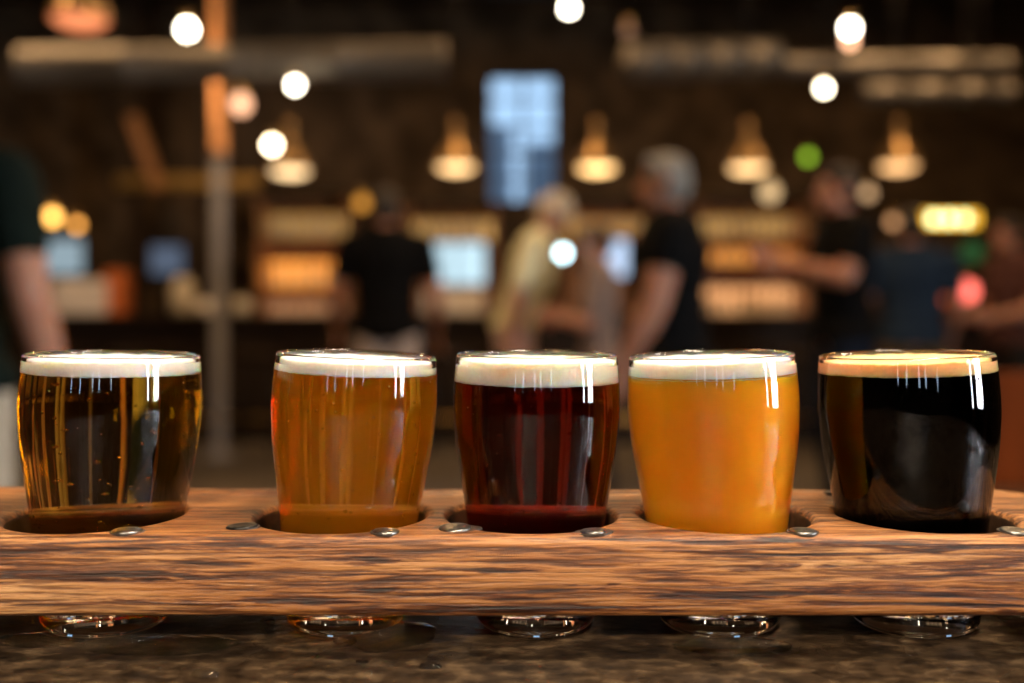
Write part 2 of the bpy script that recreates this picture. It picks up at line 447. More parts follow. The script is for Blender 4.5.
# ------------------------------------------------------------------ water on board and table
def drop(name, px, py, zlev, rx, ry, h, label, seedv, rag=.12):
    d = F*(CZ-zlev)/(py-HOR); x = (px-512)/F*d
    bm = bmesh.new(); seg, rn = 48, 9
    rings = []
    for i in range(rn):
        q = i/(rn-1)*math.pi/2
        rr, zz = math.cos(q)**.8, math.sin(q)
        if i == rn-1: rings.append([bm.verts.new((0, 0, h))]); continue
        ring = []
        for k in range(seg):
            a = 2*math.pi*k/seg
            e = 1+rag*2*mnoise.noise(Vector((math.cos(a)*1.3, math.sin(a)*1.3, seedv)))
            ring.append(bm.verts.new((rx*rr*e*math.cos(a), ry*rr*e*math.sin(a), h*zz)))
        rings.append(ring)
    bottom = [bm.verts.new((v.co.x, v.co.y, -.0003)) for v in rings[0]]
    bm.faces.new(bottom[::-1])
    for A, B in [(bottom, rings[0])]+list(zip(rings[:-2], rings[1:-1])):
        for k in range(seg): bm.faces.new((A[k], A[(k+1) % seg], B[(k+1) % seg], B[k]))
    for k in range(seg): bm.faces.new((rings[-2][k], rings[-2][(k+1) % seg], rings[-1][0]))
    bmesh.ops.recalc_face_normals(bm, faces=bm.faces)
    o = link(name, bm, M['water'], loc=(x, d, zlev))
    return tag(o, label, 'water')
G = 'water drops'
M['iron'] = mat('dark_iron', (.030, .028, .026), .38, .8, .5, 500, bump=.0002)
M['nail_steel'] = mat('worn_nail_steel', (.26, .25, .23), .34, 1, .4, 500, bump=.00015)
M['stain'] = mat('black_tannin_stain', (.035, .022, .014), .55, 0, .5, 300, bump=.0002)
for px, py, r, mk, rag in ((242, 527, .0054, 'iron', .05), (455, 528.5, .0056, 'nail_steel', .28), (127, 531.5, .0050, 'nail_steel', .08), (386, 532, .0045, 'nail_steel', .05),
                       (593, 532, .0044, 'nail_steel', .12), (803, 532, .0047, 'nail_steel', .06), (1014, 531.5, .0047, 'nail_steel', .05), (834, 494, .004, 'iron', .05)):
    d = F*(CZ-BT)/(py-HOR); x = (px-512)/F*d
    bm = bmesh.new(); lathe(bm, [(0, -.004), (r*.4, -.004), (r*.4, -.0002), (r*.97, 0), (r, .0003), (r*.9, .0007), (r*.5, .0009), (r*.3, .0008), (0, .00085)], 32)
    nl = link('nail_head', bm, M[mk], board, loc=(x, d, BT)); nl.rotation_euler = (R(random.uniform(-3, 3)), R(random.uniform(-3, 3)), 0)
    nl['label'] = 'dark iron nail head' if mk == 'iron' else 'worn silvery nail head'
    bm = bmesh.new(); top = bm.verts.new((0, 0, .00012)); ring = []; rim = []
    for k in range(36):
        a = 2*math.pi*k/36; e = r*(1.12+rag*1.6*max(0, mnoise.noise(Vector((math.cos(a)*1.6, math.sin(a)*1.6, px*.37)))+.2))
        ring.append(bm.verts.new((e*math.cos(a)*(1.25 if rag > .1 else 1), min(e, .0052)*math.sin(a), .00012))); rim.append(bm.verts.new((e*math.cos(a)*(1.25 if rag > .1 else 1), min(e, .0052)*math.sin(a), -.0005)))
    for k in range(36):
        k2 = (k+1) % 36; bm.faces.new((top, ring[k], ring[k2])); bm.faces.new((ring[k], rim[k], rim[k2], ring[k2]))
    st = link('stain', bm, M['stain'], nl, smooth=False)
drop('water_puddle', 158, 645, TZ, .0265, .011, .0016, 'grey puddle on table under the board, right of golden glass', 11, .10)
drop('water_puddle', 385, 634, TZ, .017, .017, .0018, 'puddle on table under the board, right of amber glass', 12, .2)
drop('water_puddle', 735, 646, TZ, .022, .009, .0012, 'flat puddle on table under the board, right of orange glass', 13, .12)
drop('water_puddle', 40, 640, TZ, .016, .008, .0012, 'puddle on table left of the golden glass foot', 14, .15)
drop('water_drop', 205, 674, TZ, .0042, .0030, .0017, 'bright water bead on table front, left of centre', 15, .1)
drop('water_drop', 430, 667, TZ, .0036, .0024, .0016, 'bright water bead on table front, below the red beer glass', 16, .1)
drop('water_drop', 268, 622, TZ, .0030, .0030, .0016, 'bluish water bead under the board, left of amber glass foot', 17, .1)
drop('water_drop', 362, 662, TZ, .0022, .0018, .0010, 'small water bead on table front, below the amber beer glass', 18, .1)

# ------------------------------------------------------------------ bar at the back
BC = 8.2
bar = empty('bar_counter', (0, BC, 0), 0, 'long dark wooden bar counter across the back of the room', 'bar counter')
link('worktop', span((-5.2, -.05, 1.0), (5.3, .62, 1.055), .01), M['dark_wood'], bar, smooth=False)
bm = span((-5.1, .05, 0), (5.2, .12, 1.0))
for k in range(12): box(bm, (-4.7+k*.86, .04, .52), (.62, .03, .7), .008)
link('front_panel', bm, M['dark_wood'], bar, smooth=False)
bm = bmesh.new(); tube(bm, [(-5.1, -.1, .2), (5.2, -.1, .2)], .025)
for k in range(7): tube(bm, [(-5+k*1.65, -.1, .2), (-5+k*1.65, .06, .2)], .015)
link('foot_rail', bm, M['brass'], bar)

def bottle_mats(name, c, glow):
    m, t, out = nt(name)
    b = N(t, 'ShaderNodeBsdfPrincipled'); b.inputs['Base Color'].default_value = rgb(c); b.inputs['Roughness'].default_value = .25
    tr = N(t, 'ShaderNodeBsdfTranslucent'); tr.inputs['Color'].default_value = rgb(c)
    n = N(t, 'ShaderNodeTexNoise'); n.inputs['Scale'].default_value = 6
    t.links.new(coords(t), n.inputs['Vector'])
    mr = N(t, 'ShaderNodeMapRange'); mr.inputs['To Min'].default_value = glow-.15; mr.inputs['To Max'].default_value = glow+.15
    t.links.new(n.outputs['Fac'], mr.inputs['Value'])
    mx = N(t, 'ShaderNodeMixShader'); t.links.new(mr.outputs[0], mx.inputs[0])
    t.links.new(b.outputs[0], mx.inputs[1]); t.links.new(tr.outputs[0], mx.inputs[2])
    t.links.new(mx.outputs[0], out.inputs['Surface'])
    return m
BM = {'gold': bottle_mats('gold_spirit', (.75, .48, .12), .5), 'orange': bottle_mats('orange_spirit', (.90, .34, .04), .5),
      'rust': bottle_mats('rust_spirit', (.62, .20, .07), .5), 'tan': bottle_mats('tan_spirit', (.85, .50, .24), .5)}
def bottle_mesh(kind, cname):
    bm = bmesh.new()
    if kind == 0: pr = [(0, 0), (.036, 0), (.038, .006), (.038, .17), (.033, .195), (.015, .215), (.0135, .27), (.015, .272), (.015, .285), (0, .285)]
    elif kind == 1: pr = [(0, 0), (.042, 0), (.044, .006), (.044, .12), (.036, .15), (.016, .175), (.0145, .225), (.0165, .227), (.0165, .245), (0, .245)]
    else: pr = [(0, 0), (.03, 0), (.032, .006), (.032, .14), (.024, .19), (.0135, .22), (.013, .25), (.0145, .252), (.0145, .262), (0, .262)]
    lathe(bm, pr, 20, 0)
    h = pr[-1][1]
    lathe(bm, [(pr[3][0]+.0008, .04), (pr[3][0]+.0008, .04+.4*h)], 20, 1)
    lathe(bm, [(.0158 if kind != 1 else .0172, h-.035), (.0158 if kind != 1 else .0172, h+.002), (0, h+.002)], 20, 2)
    me = bpy.data.meshes.new('bottle'); bm.to_mesh(me); bm.free()
    for m_ in (BM[cname], M['cream'], M['black_metal']): me.materials.append(m_)
    for p in me.polygons: p.use_smooth = True
    return me
BMESH = {(k, c): bottle_mesh(k, c) for k in range(3) for c in BM}
def led(c, s): return emit('warm_light_panel', c, s)
SHY = 9.62
def back_shelf(px0, px1, shelf_py, top_py, label, rows):
    """shelving against the back wall; rows: (bottle colour, count, label, group) from the lowest shelf up"""
    a, b = P(px0, 0, SHY).x, P(px1, 0, SHY).x
    root = empty('back_bar_shelf', ((a+b)/2, SHY, 0), 0, label, 'shelf'); hw = (b-a)/2
    ztop = P(0, top_py, SHY).z
    zs = [P(0, y, SHY).z for y in shelf_py]
    for s in (-1, 1): link('side_panel', span((s*hw-.02, -.02, 0), (s*hw+.02, .34, ztop)), M['mid_wood'], root, smooth=False)
    link('back_panel', span((-hw, .34, 0), (hw, .36, ztop)), M['mid_wood'], root, smooth=False)
    link('top_board', span((-hw-.04, -.04, ztop), (hw+.04, .37, ztop+.04)), M['dark_wood'], root, smooth=False)
    link('cupboard', span((-hw+.02, 0, 0), (hw-.02, .335, zs[0]-.025)), M['dark_wood'], root, smooth=False)
    for z, (cn, n, lab, grp, col, st) in zip(zs, rows):
        link('shelf_board', span((-hw+.02, .0, z-.025), (hw-.02, .34, z)), M['mid_wood'], root, smooth=False)
        nxt = [q for q in zs+[ztop+.025] if q > z+.02][0]-.025
        gap = nxt-z
        if st: link('light_panel', span((-hw+.03, .32, z+.02), (hw-.03, .338, z+gap*.6)), led(col, st*.13), root, smooth=False)
        for i in range(n):
            x = a+.07+(b-a-.14)*(i+.5)/n+random.uniform(-.005, .005)
            o = bpy.data.objects.new('bottle', BMESH[(random.randrange(3), cn if random.random() < .8 else random.choice(list(BM)))])
            sc_ = min(1.15, gap*.92/.285); o.scale = (min(sc_, 1), min(sc_, 1), sc_)
            C.objects.link(o); o.location = (x, SHY+.13+random.uniform(-.03, .03), z)
            tag(o, lab, 'bottle', grp)
    return root
W1, W2, W3 = (1, .55, .16), (1, .36, .06), (1, .42, .18)
back_shelf(258, 348, (318, 289, 238), 196, 'warm lit shelf of bottles left of man in black seen from behind', [
    ('rust', 7, 'reddish bottle on lowest shelf left of man seen from behind', 'bottles on the left shelf, lowest row', W3, 5),
    ('orange', 7, 'glowing orange bottle on middle shelf left of man seen from behind', 'bottles on the left shelf, middle row', W2, 11),
    ('gold', 7, 'yellowish bottle on upper shelf left of man seen from behind', 'bottles on the left shelf, upper row', W1, 3.5)])
back_shelf(408, 494, (312, 240), 205, 'shelf with amber bottles above a wide pale blue screen', [
    ('rust', 0, '', '', W3, 0),
    ('gold', 7, 'amber bottle on the shelf above the wide pale blue screen', 'bottles above the wide screen', W1, 5)])
back_shelf(566, 648, (312, 236), 203, 'shelf with amber bottles behind the man with grey hair', [
    ('tan', 0, '', '', W3, 0),
    ('orange', 6, 'amber bottle on shelf left of the man with grey hair', 'bottles left of the grey haired man', W1, 4)])
back_shelf(700, 808, (318, 264, 237), 200, 'brightly lit shelf of bottles left of the man with raised forearms', [
    ('tan', 9, 'pale brown bottle on lowest shelf left of man with raised forearms', 'bottles on the right shelf, lowest row', (1, .46, .18), 8),
    ('orange', 9, 'glowing orange bottle on middle shelf left of man with raised forearms', 'bottles on the right shelf, middle row', W2, 10),
    ('gold', 9, 'yellowish bottle on upper shelf left of man with raised forearms', 'bottles on the right shelf, upper row', W1, 5)])

def screen(px0, px1, py0, py1, d, label, c, s, ncell=1):
    a, b = P(px0, py1, d), P(px1, py0, d)
    zb = 1.055
    root = empty('lit_screen', ((a.x+b.x)/2, d, zb), 0, label, 'screen'); hw = (b.x-a.x)/2
    z0, z1 = a.z-zb, b.z-zb
    bm = span((-hw-.02, 0, z0-.02), (hw+.02, .05, z1+.02), .006); link('housing', bm, M['black_metal'], root, smooth=False)
    bm = bmesh.new(); w_ = 2*hw/ncell
    for k in range(ncell): box(bm, (-hw+w_*(k+.5), -.003, (z0+z1)/2), (w_*.93, .006, z1-z0))
    link('display', bm, emit('screen_glow', c, s), root, smooth=False)
    bm = bmesh.new(); box(bm, (0, .03, (z0-.02)/2), (.06, .03, max(.02, z0-.02))); box(bm, (0, .03, .006), (.2, .16, .012))
    link('stand', bm, M['black_metal'], root, smooth=False)
screen(424, 486, 243, 284, 8.6, 'wide pale blue lit screen on the bar right of man seen from behind', (.55, .76, .86), .9, 2)
screen(598, 628, 240, 276, 8.6, 'small pale blue lit screen on the bar left of grey haired man', (.55, .70, .95), .95)
screen(42, 84, 240, 274, 8.5, 'pale blue lit screen on the far left of the bar', (.50, .66, .75), .45)
screen(150, 184, 246, 274, 8.5, 'dim bluish screen on the bar left of the grey column', (.35, .45, .65), .2)

def jar(px, py0, py1, w, d, name, label, cat, m, prof=None):
    a = P(px, py1, d); b = P(px, py0, d); h = b.z-1.055; r = w/2/F*d
    bm = bmesh.new()
    lathe(bm, [(0, 0), (r*.8, 0), (r*.92, h*.05), (r, h*.4), (r*.95, h*.75), (r*.7, h*.9), (r*.72, h), (r*.62, h), (r*.6, h*.9), (0, h*.85)], 28)
    return tag(link(name, bm, m, loc=(a.x, d, 1.055)), label, cat)
jar(183, 278, 316, 24, 8.3, 'pale_jug', 'pale jug on the bar left of the grey column', 'jug', M['cream'])
jar(208, 300, 316, 26, 8.32, 'pale_bowl', 'low pale bowl on bar just left of the grey column foot', 'bowl', M['paper'])
jar(242, 298, 316, 18, 8.4, 'tan_cup', 'tan cup on bar right of the grey column', 'cup', M['cream'])
def carton(px0, px1, py0, d, name, label, cat, m, dep=.2):
    a, b = P(px0, 0, d), P(px1, 0, d); h = P(0, py0, d).z-1.055
    bm = span((-(b.x-a.x)/2, -dep/2, 0), ((b.x-a.x)/2, dep/2, h), .01)
    box(bm, (0, 0, h+.004), ((b.x-a.x)*.9, dep*.5, .008))
    return tag(link(name, bm, m, smooth=False, loc=((a.x+b.x)/2, d, 1.055)), label, cat)
carton(424, 484, 290, 8.45, 'pale_carton', 'pale carton on the bar under the wide blue screen', 'box', M['paper'])
carton(54, 106, 281, 8.36, 'white_carton', 'tall whitish box on the far left of the bar', 'box', M['paper'], .12)
carton(108, 128, 272, 8.5, 'orange_carton', 'narrow orange box beside the whitish box on the bar', 'box', M['orange_paint'])

# bar stools along the counter
def stool():
    r = empty('bar_stool', (0, 0, 0), 0, 'dark bar stool', 'stool', 'bar stools along the counter')
    bm = bmesh.new(); lathe(bm, [(0, .70), (.15, .70), (.17, .71), (.175, .74), (.16, .765), (0, .77)], 28); link('seat', bm, M['dark_wood'], r)
    for k in range(4):
        a = math.pi/4+k*math.pi/2; bm = bmesh.new()
        tube(bm, [(.12*math.cos(a), .12*math.sin(a), .70), (.2*math.cos(a), .2*math.sin(a), 0)], .013); link('leg', bm, M['black_metal'], r)
    bm = bmesh.new(); tube(bm, [(.178*math.cos(k*math.pi/16), .178*math.sin(k*math.pi/16), .26) for k in range(33)], .009); link('foot_ring', bm, M['black_metal'], r)
    return r
s0 = stool()
for i, (px, lab) in enumerate([(130, 'dark bar stool in front of the bar, left of the grey column'), (258, 'dark bar stool in front of the bar, between golden and amber glasses'),
                               (447, 'dark bar stool in front of the bar, between amber and red glasses'), (800, 'dark bar stool in front of the bar, between orange and black glasses')]):
    s = s0 if i == 0 else copy_tree(s0)
    s.location = P(px, 0, 7.7).xy.to_3d(); s['label'] = lab

# grey column
COLD = 7.4
cx = P(219, 0, COLD)
col = empty('support_column', (cx.x, COLD, 0), 0, 'tall round grey metal column with its upper length coloured as warm bulb light', 'column')
bm = bmesh.new(); zc = P(0, 155, COLD).z
lathe(bm, [(0, 0), (.15, 0), (.15, .02), (.06, .04), (.052, .06), (.052, zc), (0, zc)], 32); link('shaft', bm, M['pole_grey'], col)
bm = bmesh.new(); lathe(bm, [(0, zc), (.064, zc), (.064, zc+.04), (.056, zc+.05), (.056, ZC), (0, ZC)], 32); link('warm_lit_sleeve', bm, M['copper'], col)  # glow of the nearby bulbs on the upper column, put into its colour
# ducts and pipes
def duct(a, b, r, label, name='air_duct', seams=4):
    a, b = Vector(a), Vector(b)
    root = empty(name, a, 0, label, 'duct'); d = b-a
    bm = bmesh.new(); pts, rs = [], []
    for k in range(seams+1):
        t = k/seams
        for dt, rr in ((-.006, r), (-.003, r*1.05), (.003, r*1.05), (.006, r)):
            tt = t+dt
            if 0 <= tt <= 1: pts.append(d*tt); rs.append(rr)
    tube(bm, pts, rs, 24); link('pipe', bm, M['duct'], root)
    for t in (.2, .8):
        p = d*t; bm = bmesh.new(); tube(bm, [p+Vector((0, 0, r*.9)), (p.x, p.y, ZC-a.z)], .008, 8); link('hanger', bm, M['black_metal'], root)
duct(P(20, 66, 7), P(446, 60, 7), .13, 'thick round air duct under the ceiling, left half of the room')
duct(P(628, 62, 7), P(775, 58, 7.4), .13, 'short round air duct under the ceiling, above the grey haired man')
duct(P(785, 66, 7.5), P(1010, 64, 7.5), .075, 'upper of two thin pipes under the ceiling at the right', 'ceiling_pipe')
duct(P(862, 93, 7.5), P(1012, 92, 7.5), .075, 'lower of two thin pipes under the ceiling at the right', 'ceiling_pipe')
# sloping timber brace, dark sign and rail on the left
a, b = P(133, 116, 9.12), P(160, 190, 9.12)
bm = bmesh.new(); tube(bm, [(0, 0, 0), b-a], .075, 4); o = link('timber_brace', bm, M['mid_wood'], smooth=False, loc=a)
tube_t = None
fr = empty('timber_frame', (P(180, 0, 9.2).x, 9.2, 0), 0, 'brown timber frame with a yellowish rail behind the grey column', 'frame')
o.name = 'brace'; o.parent = fr; o.location = a-Vector(fr.location)
for px in (135, 205): link('post', span((P(px, 0, 9.2).x-fr.location.x-.05, -.05, 0), (P(px, 0, 9.2).x-fr.location.x+.05, .05, ZC)), M['dark_wood'], fr, smooth=False)
x0, x1 = P(120, 0, 9.2).x-fr.location.x, P(262, 0, 9.2).x-fr.location.x
zr = P(0, 183, 9.2).z; link('rail', span((x0, -.09, zr-.06), (x1, -.05, zr+.06)), M['brass'], fr, smooth=False)

# ------------------------------------------------------------------ lamps
def bulb(px, py, d, r, s, c, label, group=None):
    p = P(px, py, d)
    root = empty('hanging_bulb', p, 0, label, 'light bulb')
    bm = bmesh.new(); ball(bm, (0, 0, 0), (r, r, r*1.05), 20, 14); link('glass_bulb', bm, emit('bulb_glow', c, s), root)
    bm = bmesh.new(); lathe(bm, [(0, r*.9), (r*.5, r*.9), (r*.5, r*.9+.05), (r*.25, r*.9+.065), (0, r*.9+.065)], 16); so = link('socket', bm, M['brass'], root)
    bm = bmesh.new(); tube(bm, [(0, 0, r*.9+.06), (0, 0, ZC-p.z)], .004, 6); link('cord', bm, M['black_metal'], so)
    return root
Wt, Wc, Wp = (1, .88, .68), (1, .78, .5), (1, .5, .28)
bulb(187, 29, 6.0, .036, 26, Wt, 'large bright white bulb at the upper left, beside the column top')
bulb(295, 85, 6.8, .026, 26, Wt, 'bright white bulb under the long air duct')
bulb(272, 145, 6.8, .034, 20, Wc, 'bright bulb just above the leftmost cream pendant lamp')
bulb(569, 8, 6.5, .030, 24, Wt, 'bright white bulb at the top edge above the tall window')
bulb(850, 28, 6.5, .034, 26, Wt, 'upper white bulb of the pair at the upper right')
bulb(850, 41, 7.2, .034, 5, Wp, 'orange bulb just below the upper right white bulb')
bulb(824, 88, 6.8, .026, 20, (1, .85, .6), 'bright bulb hanging above the man with raised forearms')
bulb(241, 104, 6.5, .056, 2.2, Wp, 'large dim pinkish globe right of the column')
bulb(52, 217, 8.0, .05, 5, (1, .48, .1), 'orange glowing bulb at far left above the bar')
bulb(77, 225, 8.2, .034, 3.5, (1, .42, .08), 'smaller orange bulb beside the far left orange bulb')
bulb(770, 192, 8.6, .075, .9, (1, .66, .32), 'dim cream globe below the pendant left of raised forearms man')
bulb(868, 193, 8.6, .05, .9, (1, .6, .3), 'dim cream globe right of the man with raised forearms')
bulb(893, 222, 8.6, .04, 1.1, (1, .5, .22), 'small dim amber globe above the man in blue')
bulb(808, 157, 8.8, .04, 2.2, (.30, .55, .03), 'green glowing bulb left of raised forearms man\'s head')
bulb(563, 253, 5.4, .026, 9, (.60, .90, 1), 'round white light between the stooping person and the woman')
bulb(967, 291, 8.0, .075, 2.6, (1, .16, .12), 'round red light at the right above the bar')
bulb(628, 30, 7.6, .04, .35, Wp, 'very dim bulb near the end of the short air duct')
bulb(362, 203, 9.3, .06, .9, (1, .42, .06), 'dim amber globe above the left shoulder of man seen from behind')
bulb(838, 214, 8.8, .06, .9, (1, .38, .05), 'dim orange globe before the chest of man with raised forearms')
bulb(944, 299, 8.4, .035, .8, (1, .16, .03), 'dim red orange light left of the round red light')
def pendant(px, py, d, r, s, c, label, proto=None):
    p = P(px, py, d)
    root = empty('pendant_lamp', p, 0, label, 'pendant lamp', 'pendant lamps over the bar')
    bm = bmesh.new()
    o_ = [(r, 0), (r*1.01, .012), (r*.93, .05), (r*.72, .12), (r*.45, .17), (r*.24, .2), (r*.2, .27), (r*.24, .30), (r*.2, .34), (.02, .36)]
    i_ = [(max(.015, q-.006), z-.004 if z > 0 else 0) for q, z in o_[::-1]]
    lathe(bm, o_, 36, 0); lathe(bm, i_, 36, 1)
    bmesh.ops.remove_doubles(bm, verts=bm.verts, dist=1e-5); ls = link('lamp_shade', bm, [M['shade'], M['shade_in']], root)
    bm = bmesh.new(); lathe(bm, [(0, -.035), (r*.5, -.032), (r*.8, -.015), (r*.84, .01), (r*.6, .03), (0, .035)], 32); link('diffuser', bm, emit('pendant_glow', c, s), ls)
    bm = bmesh.new(); tube(bm, [(0, 0, .35), (0, 0, ZC-p.z)], .006, 8); link('cord', bm, M['black_metal'], root)
PC = (1, .60, .26)
pendant(290, 171, 7.3, .152, 2.2, (1, .66, .33), 'leftmost pendant lamp, cream glow below two bright bulbs')
pendant(456, 167, 7.5, .152, 2.6, PC, 'pendant lamp just left of the tall bluish window')
pendant(597, 168, 7.5, .152, 3.3, (1, .58, .22), 'pendant lamp just right of the tall bluish window')
pendant(748, 168, 7.5, .152, 2.4, PC, 'pendant lamp between grey haired man and raised forearms man')
pendant(898, 166, 7.5, .152, 2.0, (1, .54, .22), 'rightmost pendant lamp above the yellow sign')
pendant(80, 20, 4.6, .135, 1.0, (1, .30, .12), 'copper coloured lamp cut off by the top left corner')

# yellow sign
d = 8.3; a, b = P(917, 227, d), P(980, 211, d)
sg = empty('yellow_sign', ((a.x+b.x)/2, d, (a.z+b.z)/2), 0, 'glowing yellow rounded sign hanging at the right', 'sign')
hw, hh = (b.x-a.x)/2, (b.z-a.z)/2
link('housing', span((-hw, 0, -hh), (hw, .09, hh), .03), M['black_metal'], sg)
link('lit_panel', span((-hw+.012, -.012, -hh+.012), (hw-.012, .01, hh-.012), .01), emit('yellow_glow', (1, .50, .04), 1.9), sg)
for k in range(3):
    bm = bmesh.new(); ball(bm, (-.13+.13*k, -.02, 0), (.035, .02, .045), 16, 10); link('bright_spot', bm, emit('pale_yellow_glow', (.95, 1, .45), 4), sg)
for s in (-1, 1):
    bm = bmesh.new(); tube(bm, [(s*hw*.7, .045, hh-.002), (s*hw*.7, .045, ZC-sg.location.z)], .006, 8); link('hanging_rod', bm, M['black_metal'], sg)
# green lit tap tower under the sign
p = P(972, 252, 8.45)
gt = empty('green_lamp', (p.x, 8.45, 1.055), 0, 'dim green lantern under the yellow sign on the bar', 'lamp')
hgt = p.z-1.055
bm = bmesh.new(); lathe(bm, [(0, 0), (.07, 0), (.07, .015), (.015, .03), (.015, hgt-.09), (.05, hgt-.08), (0, hgt-.08)], 20); link('stand', bm, M['black_metal'], gt)
bm = bmesh.new(); lathe(bm, [(0, hgt-.08), (.06, hgt-.07), (.09, hgt), (.06, hgt+.07), (0, hgt+.08)], 20); link('lantern_body', bm, emit('green_glow', (.07, .26, .08), .28), gt)

# ------------------------------------------------------------------ people
dgref = bpy.context.evaluated_depsgraph_get
def capsule(bm, a, ra, b, rb, seg=14):
    a, b = Vector(a), Vector(b); d = b-a
    pts, rs = [], []
    n = d.normalized() if d.length > 1e-6 else Vector((0, 0, 1))
    for q in (-85, -60, -30): pts.append(a+n*ra*math.sin(R(q))); rs.append(ra*math.cos(R(q)))
    pts.append(a); rs.append(ra); pts.append(b); rs.append(rb)
    for q in (30, 60, 85): pts.append(b+n*rb*math.sin(R(q))); rs.append(rb*math.cos(R(q)))
    tube(bm, pts, rs, seg)
def remeshed(name, bm, vox, m, parent, smooth_it=4):
    me = bpy.data.meshes.new(name); bm.to_mesh(me); bm.free()
    o = bpy.data.objects.new('tmp', me); C.objects.link(o)
    md = o.modifiers.new('r', 'REMESH'); md.mode = 'VOXEL'; md.voxel_size = vox; md.use_smooth_shade = True
    sm = o.modifiers.new('s', 'SMOOTH'); sm.factor = .5; sm.iterations = smooth_it
    dg = dgref(); dg.update()
    m2 = bpy.data.meshes.new_from_object(o.evaluated_get(dg)); bpy.data.objects.remove(o)
    m2.materials.clear(); m2.materials.append(m); m2.name = name
    for p in m2.polygons: p.use_smooth = True
    r = bpy.data.objects.new(name, m2); C.objects.link(r); r.parent = parent
    return r
SKIN = mat('skin', (.52, .25, .16), .5, 0, .08, 30, sub=.006)
def person(label, loc, rz, H, arms, shirt, trousers, hair, lean=0, head_turn=0, head_nod=0, stride=0, build=1.0, sleeve=.55, bald=False, shirt_len=.0, feet=True):
    """local frame: faces +Y, right hand at +X; arms = {'r': (elbow, wrist, finger direction), 'l': ...} for a 1.75 m body"""
    root = empty('person', loc, rz, label, 'person')
    k = H/1.75; root.scale = (k, k, k)
    hip = Vector((0, 0, .95)); Rl = Matrix.Rotation(-lean, 3, 'X')
    def up(p): return hip+Rl @ (Vector(p)-hip)
    w = build
    body, sh, tr = bmesh.new(), bmesh.new(), bmesh.new()
    def tor(bm, ex):
        for (z, rx, ry, y) in ((.94, .165, .115, 0), (1.04, .152, .108, .0), (1.14, .155, .108, .008), (1.25, .17, .118, .01), (1.34, .18, .118, .0), (1.41, .165, .095, -.005)):
            ball(bm, up((0, y, z)), (rx*w+ex, ry*w+ex, .115+ex), 18, 12, rot=Rl)
        for s in (-1, 1): capsule(bm, up((s*.06, -.005, 1.455)), .05+ex, up((s*.185*w, -.005, 1.425)), .058+ex)
    tor(body, 0)
    capsule(body, up((0, -.01, 1.44)), .062, up((0, .012, 1.56)), .054)
    # head: skull, jaw, nose, brow, lips, ears
    hc = up((0, .025, 1.635)); Rh = Rl @ Matrix.Rotation(head_turn, 3, 'Z') @ Matrix.Rotation(-head_nod, 3, 'X')
    def hd(p): return hc+Rh @ Vector(p)
    ball(body, hd((0, -.005, .025)), (.074, .092, .088), 24, 16, rot=Rh)
    ball(body, hd((0, .03, -.045)), (.056, .062, .066), 20, 14, rot=Rh)
    capsule(body, hd((0, .086, .008)), .010, hd((0, .108, -.028)), .0145)
    capsule(body, hd((-.032, .078, .028)), .011, hd((.032, .078, .028)), .011)
    capsule(body, hd((-.018, .085, -.062)), .008, hd((.018, .085, -.062)), .008)
    ball(body, hd((0, .075, -.092)), (.02, .018, .016), 12, 8, rot=Rh)
    for s in (-1, 1): ball(body, hd((s*.078, -.008, -.005)), (.012, .022, .034), 12, 8, rot=Rh)
    # arms and hands
    for sd, s in (('r', 1), ('l', -1)):
        el, wr, fd = (Vector(q) for q in arms[sd])
        shd = up((s*.195*w, -.005, 1.41)); fd.normalize()
        capsule(body, shd, .056*w, el, .042*w); capsule(body, el, .042*w, el.lerp(wr, .35), .043*w); capsule(body, el.lerp(wr, .35), .043*w, wr, .028)
        capsule(sh, shd, .066*w, shd.lerp(el, sleeve) if sleeve < 1 else el, .062*w)
        if sleeve > 1: capsule(sh, el, .058*w, el.lerp(wr, sleeve-1), .042)
        side = fd.cross(Vector((s, 0, 0)));
        if side.length < .2: side = fd.cross(Vector((0, 1, 0)))
        side.normalize(); nrm = side.cross(fd).normalized()
        pc = wr+fd*.05
        for q in (-1.5, -.5, .5, 1.5): capsule(body, wr+side*q*.008, .017, wr+fd*.088+side*q*.0195, .0115, 10)
        for q, ln in zip((-1.5, -.5, .5, 1.5), (.066, .078, .074, .058)):
            p0 = wr+fd*.09+side*q*.021; p1 = p0+(fd+nrm*.25).normalized()*ln*.5; p2 = p1+(fd+nrm*.75).normalized()*ln*.5
            capsule(body, p0, .0098, p1, .009, 8); capsule(body, p1, .009, p2, .0075, 8)
        t0 = wr+fd*.025-side*.03; t1 = t0+(fd*.7-side*.7).normalized()*.038; t2 = t1+(fd*.95-side*.25).normalized()*.03
        capsule(body, t0, .0135, t1, .0115, 8); capsule(body, t1, .0115, t2, .009, 8)
    # legs
    for s in (-1, 1):
        h0 = Vector((s*.09, 0, .90)); kn = Vector((s*.10, .03+s*stride*.5, .49)); an = Vector((s*.105, -.02+s*stride, .085))
        capsule(body, h0, .085*w, kn, .056); capsule(body, kn, .056, kn.lerp(an, .35)+Vector((0, -.012, 0)), .056); capsule(body, kn.lerp(an, .35)+Vector((0, -.012, 0)), .056, an, .037)
        capsule(body, an+Vector((0, -.02, -.045)), .034, an+Vector((s*.01, .13, -.055)), .026)
        capsule(tr, h0, .103*w, kn, .078); capsule(tr, kn, .078, an+Vector((0, 0, .02)), .068)
        sb = bmesh.new(); capsule(sb, an+Vector((0, -.03, -.042)), .043, an+Vector((s*.012, .14, -.048)), .037)
        for v in sb.verts: v.co.z = max(v.co.z, .001)
        link('shoe', sb, M['black_metal'], root)
    ball(tr, (0, 0, .95), (.178*w, .128*w, .09), 18, 12)
    tor(sh, .016); ball(sh, (0, 0, .93), (.178*w+.02, .128*w+.02, .10), 20, 12)
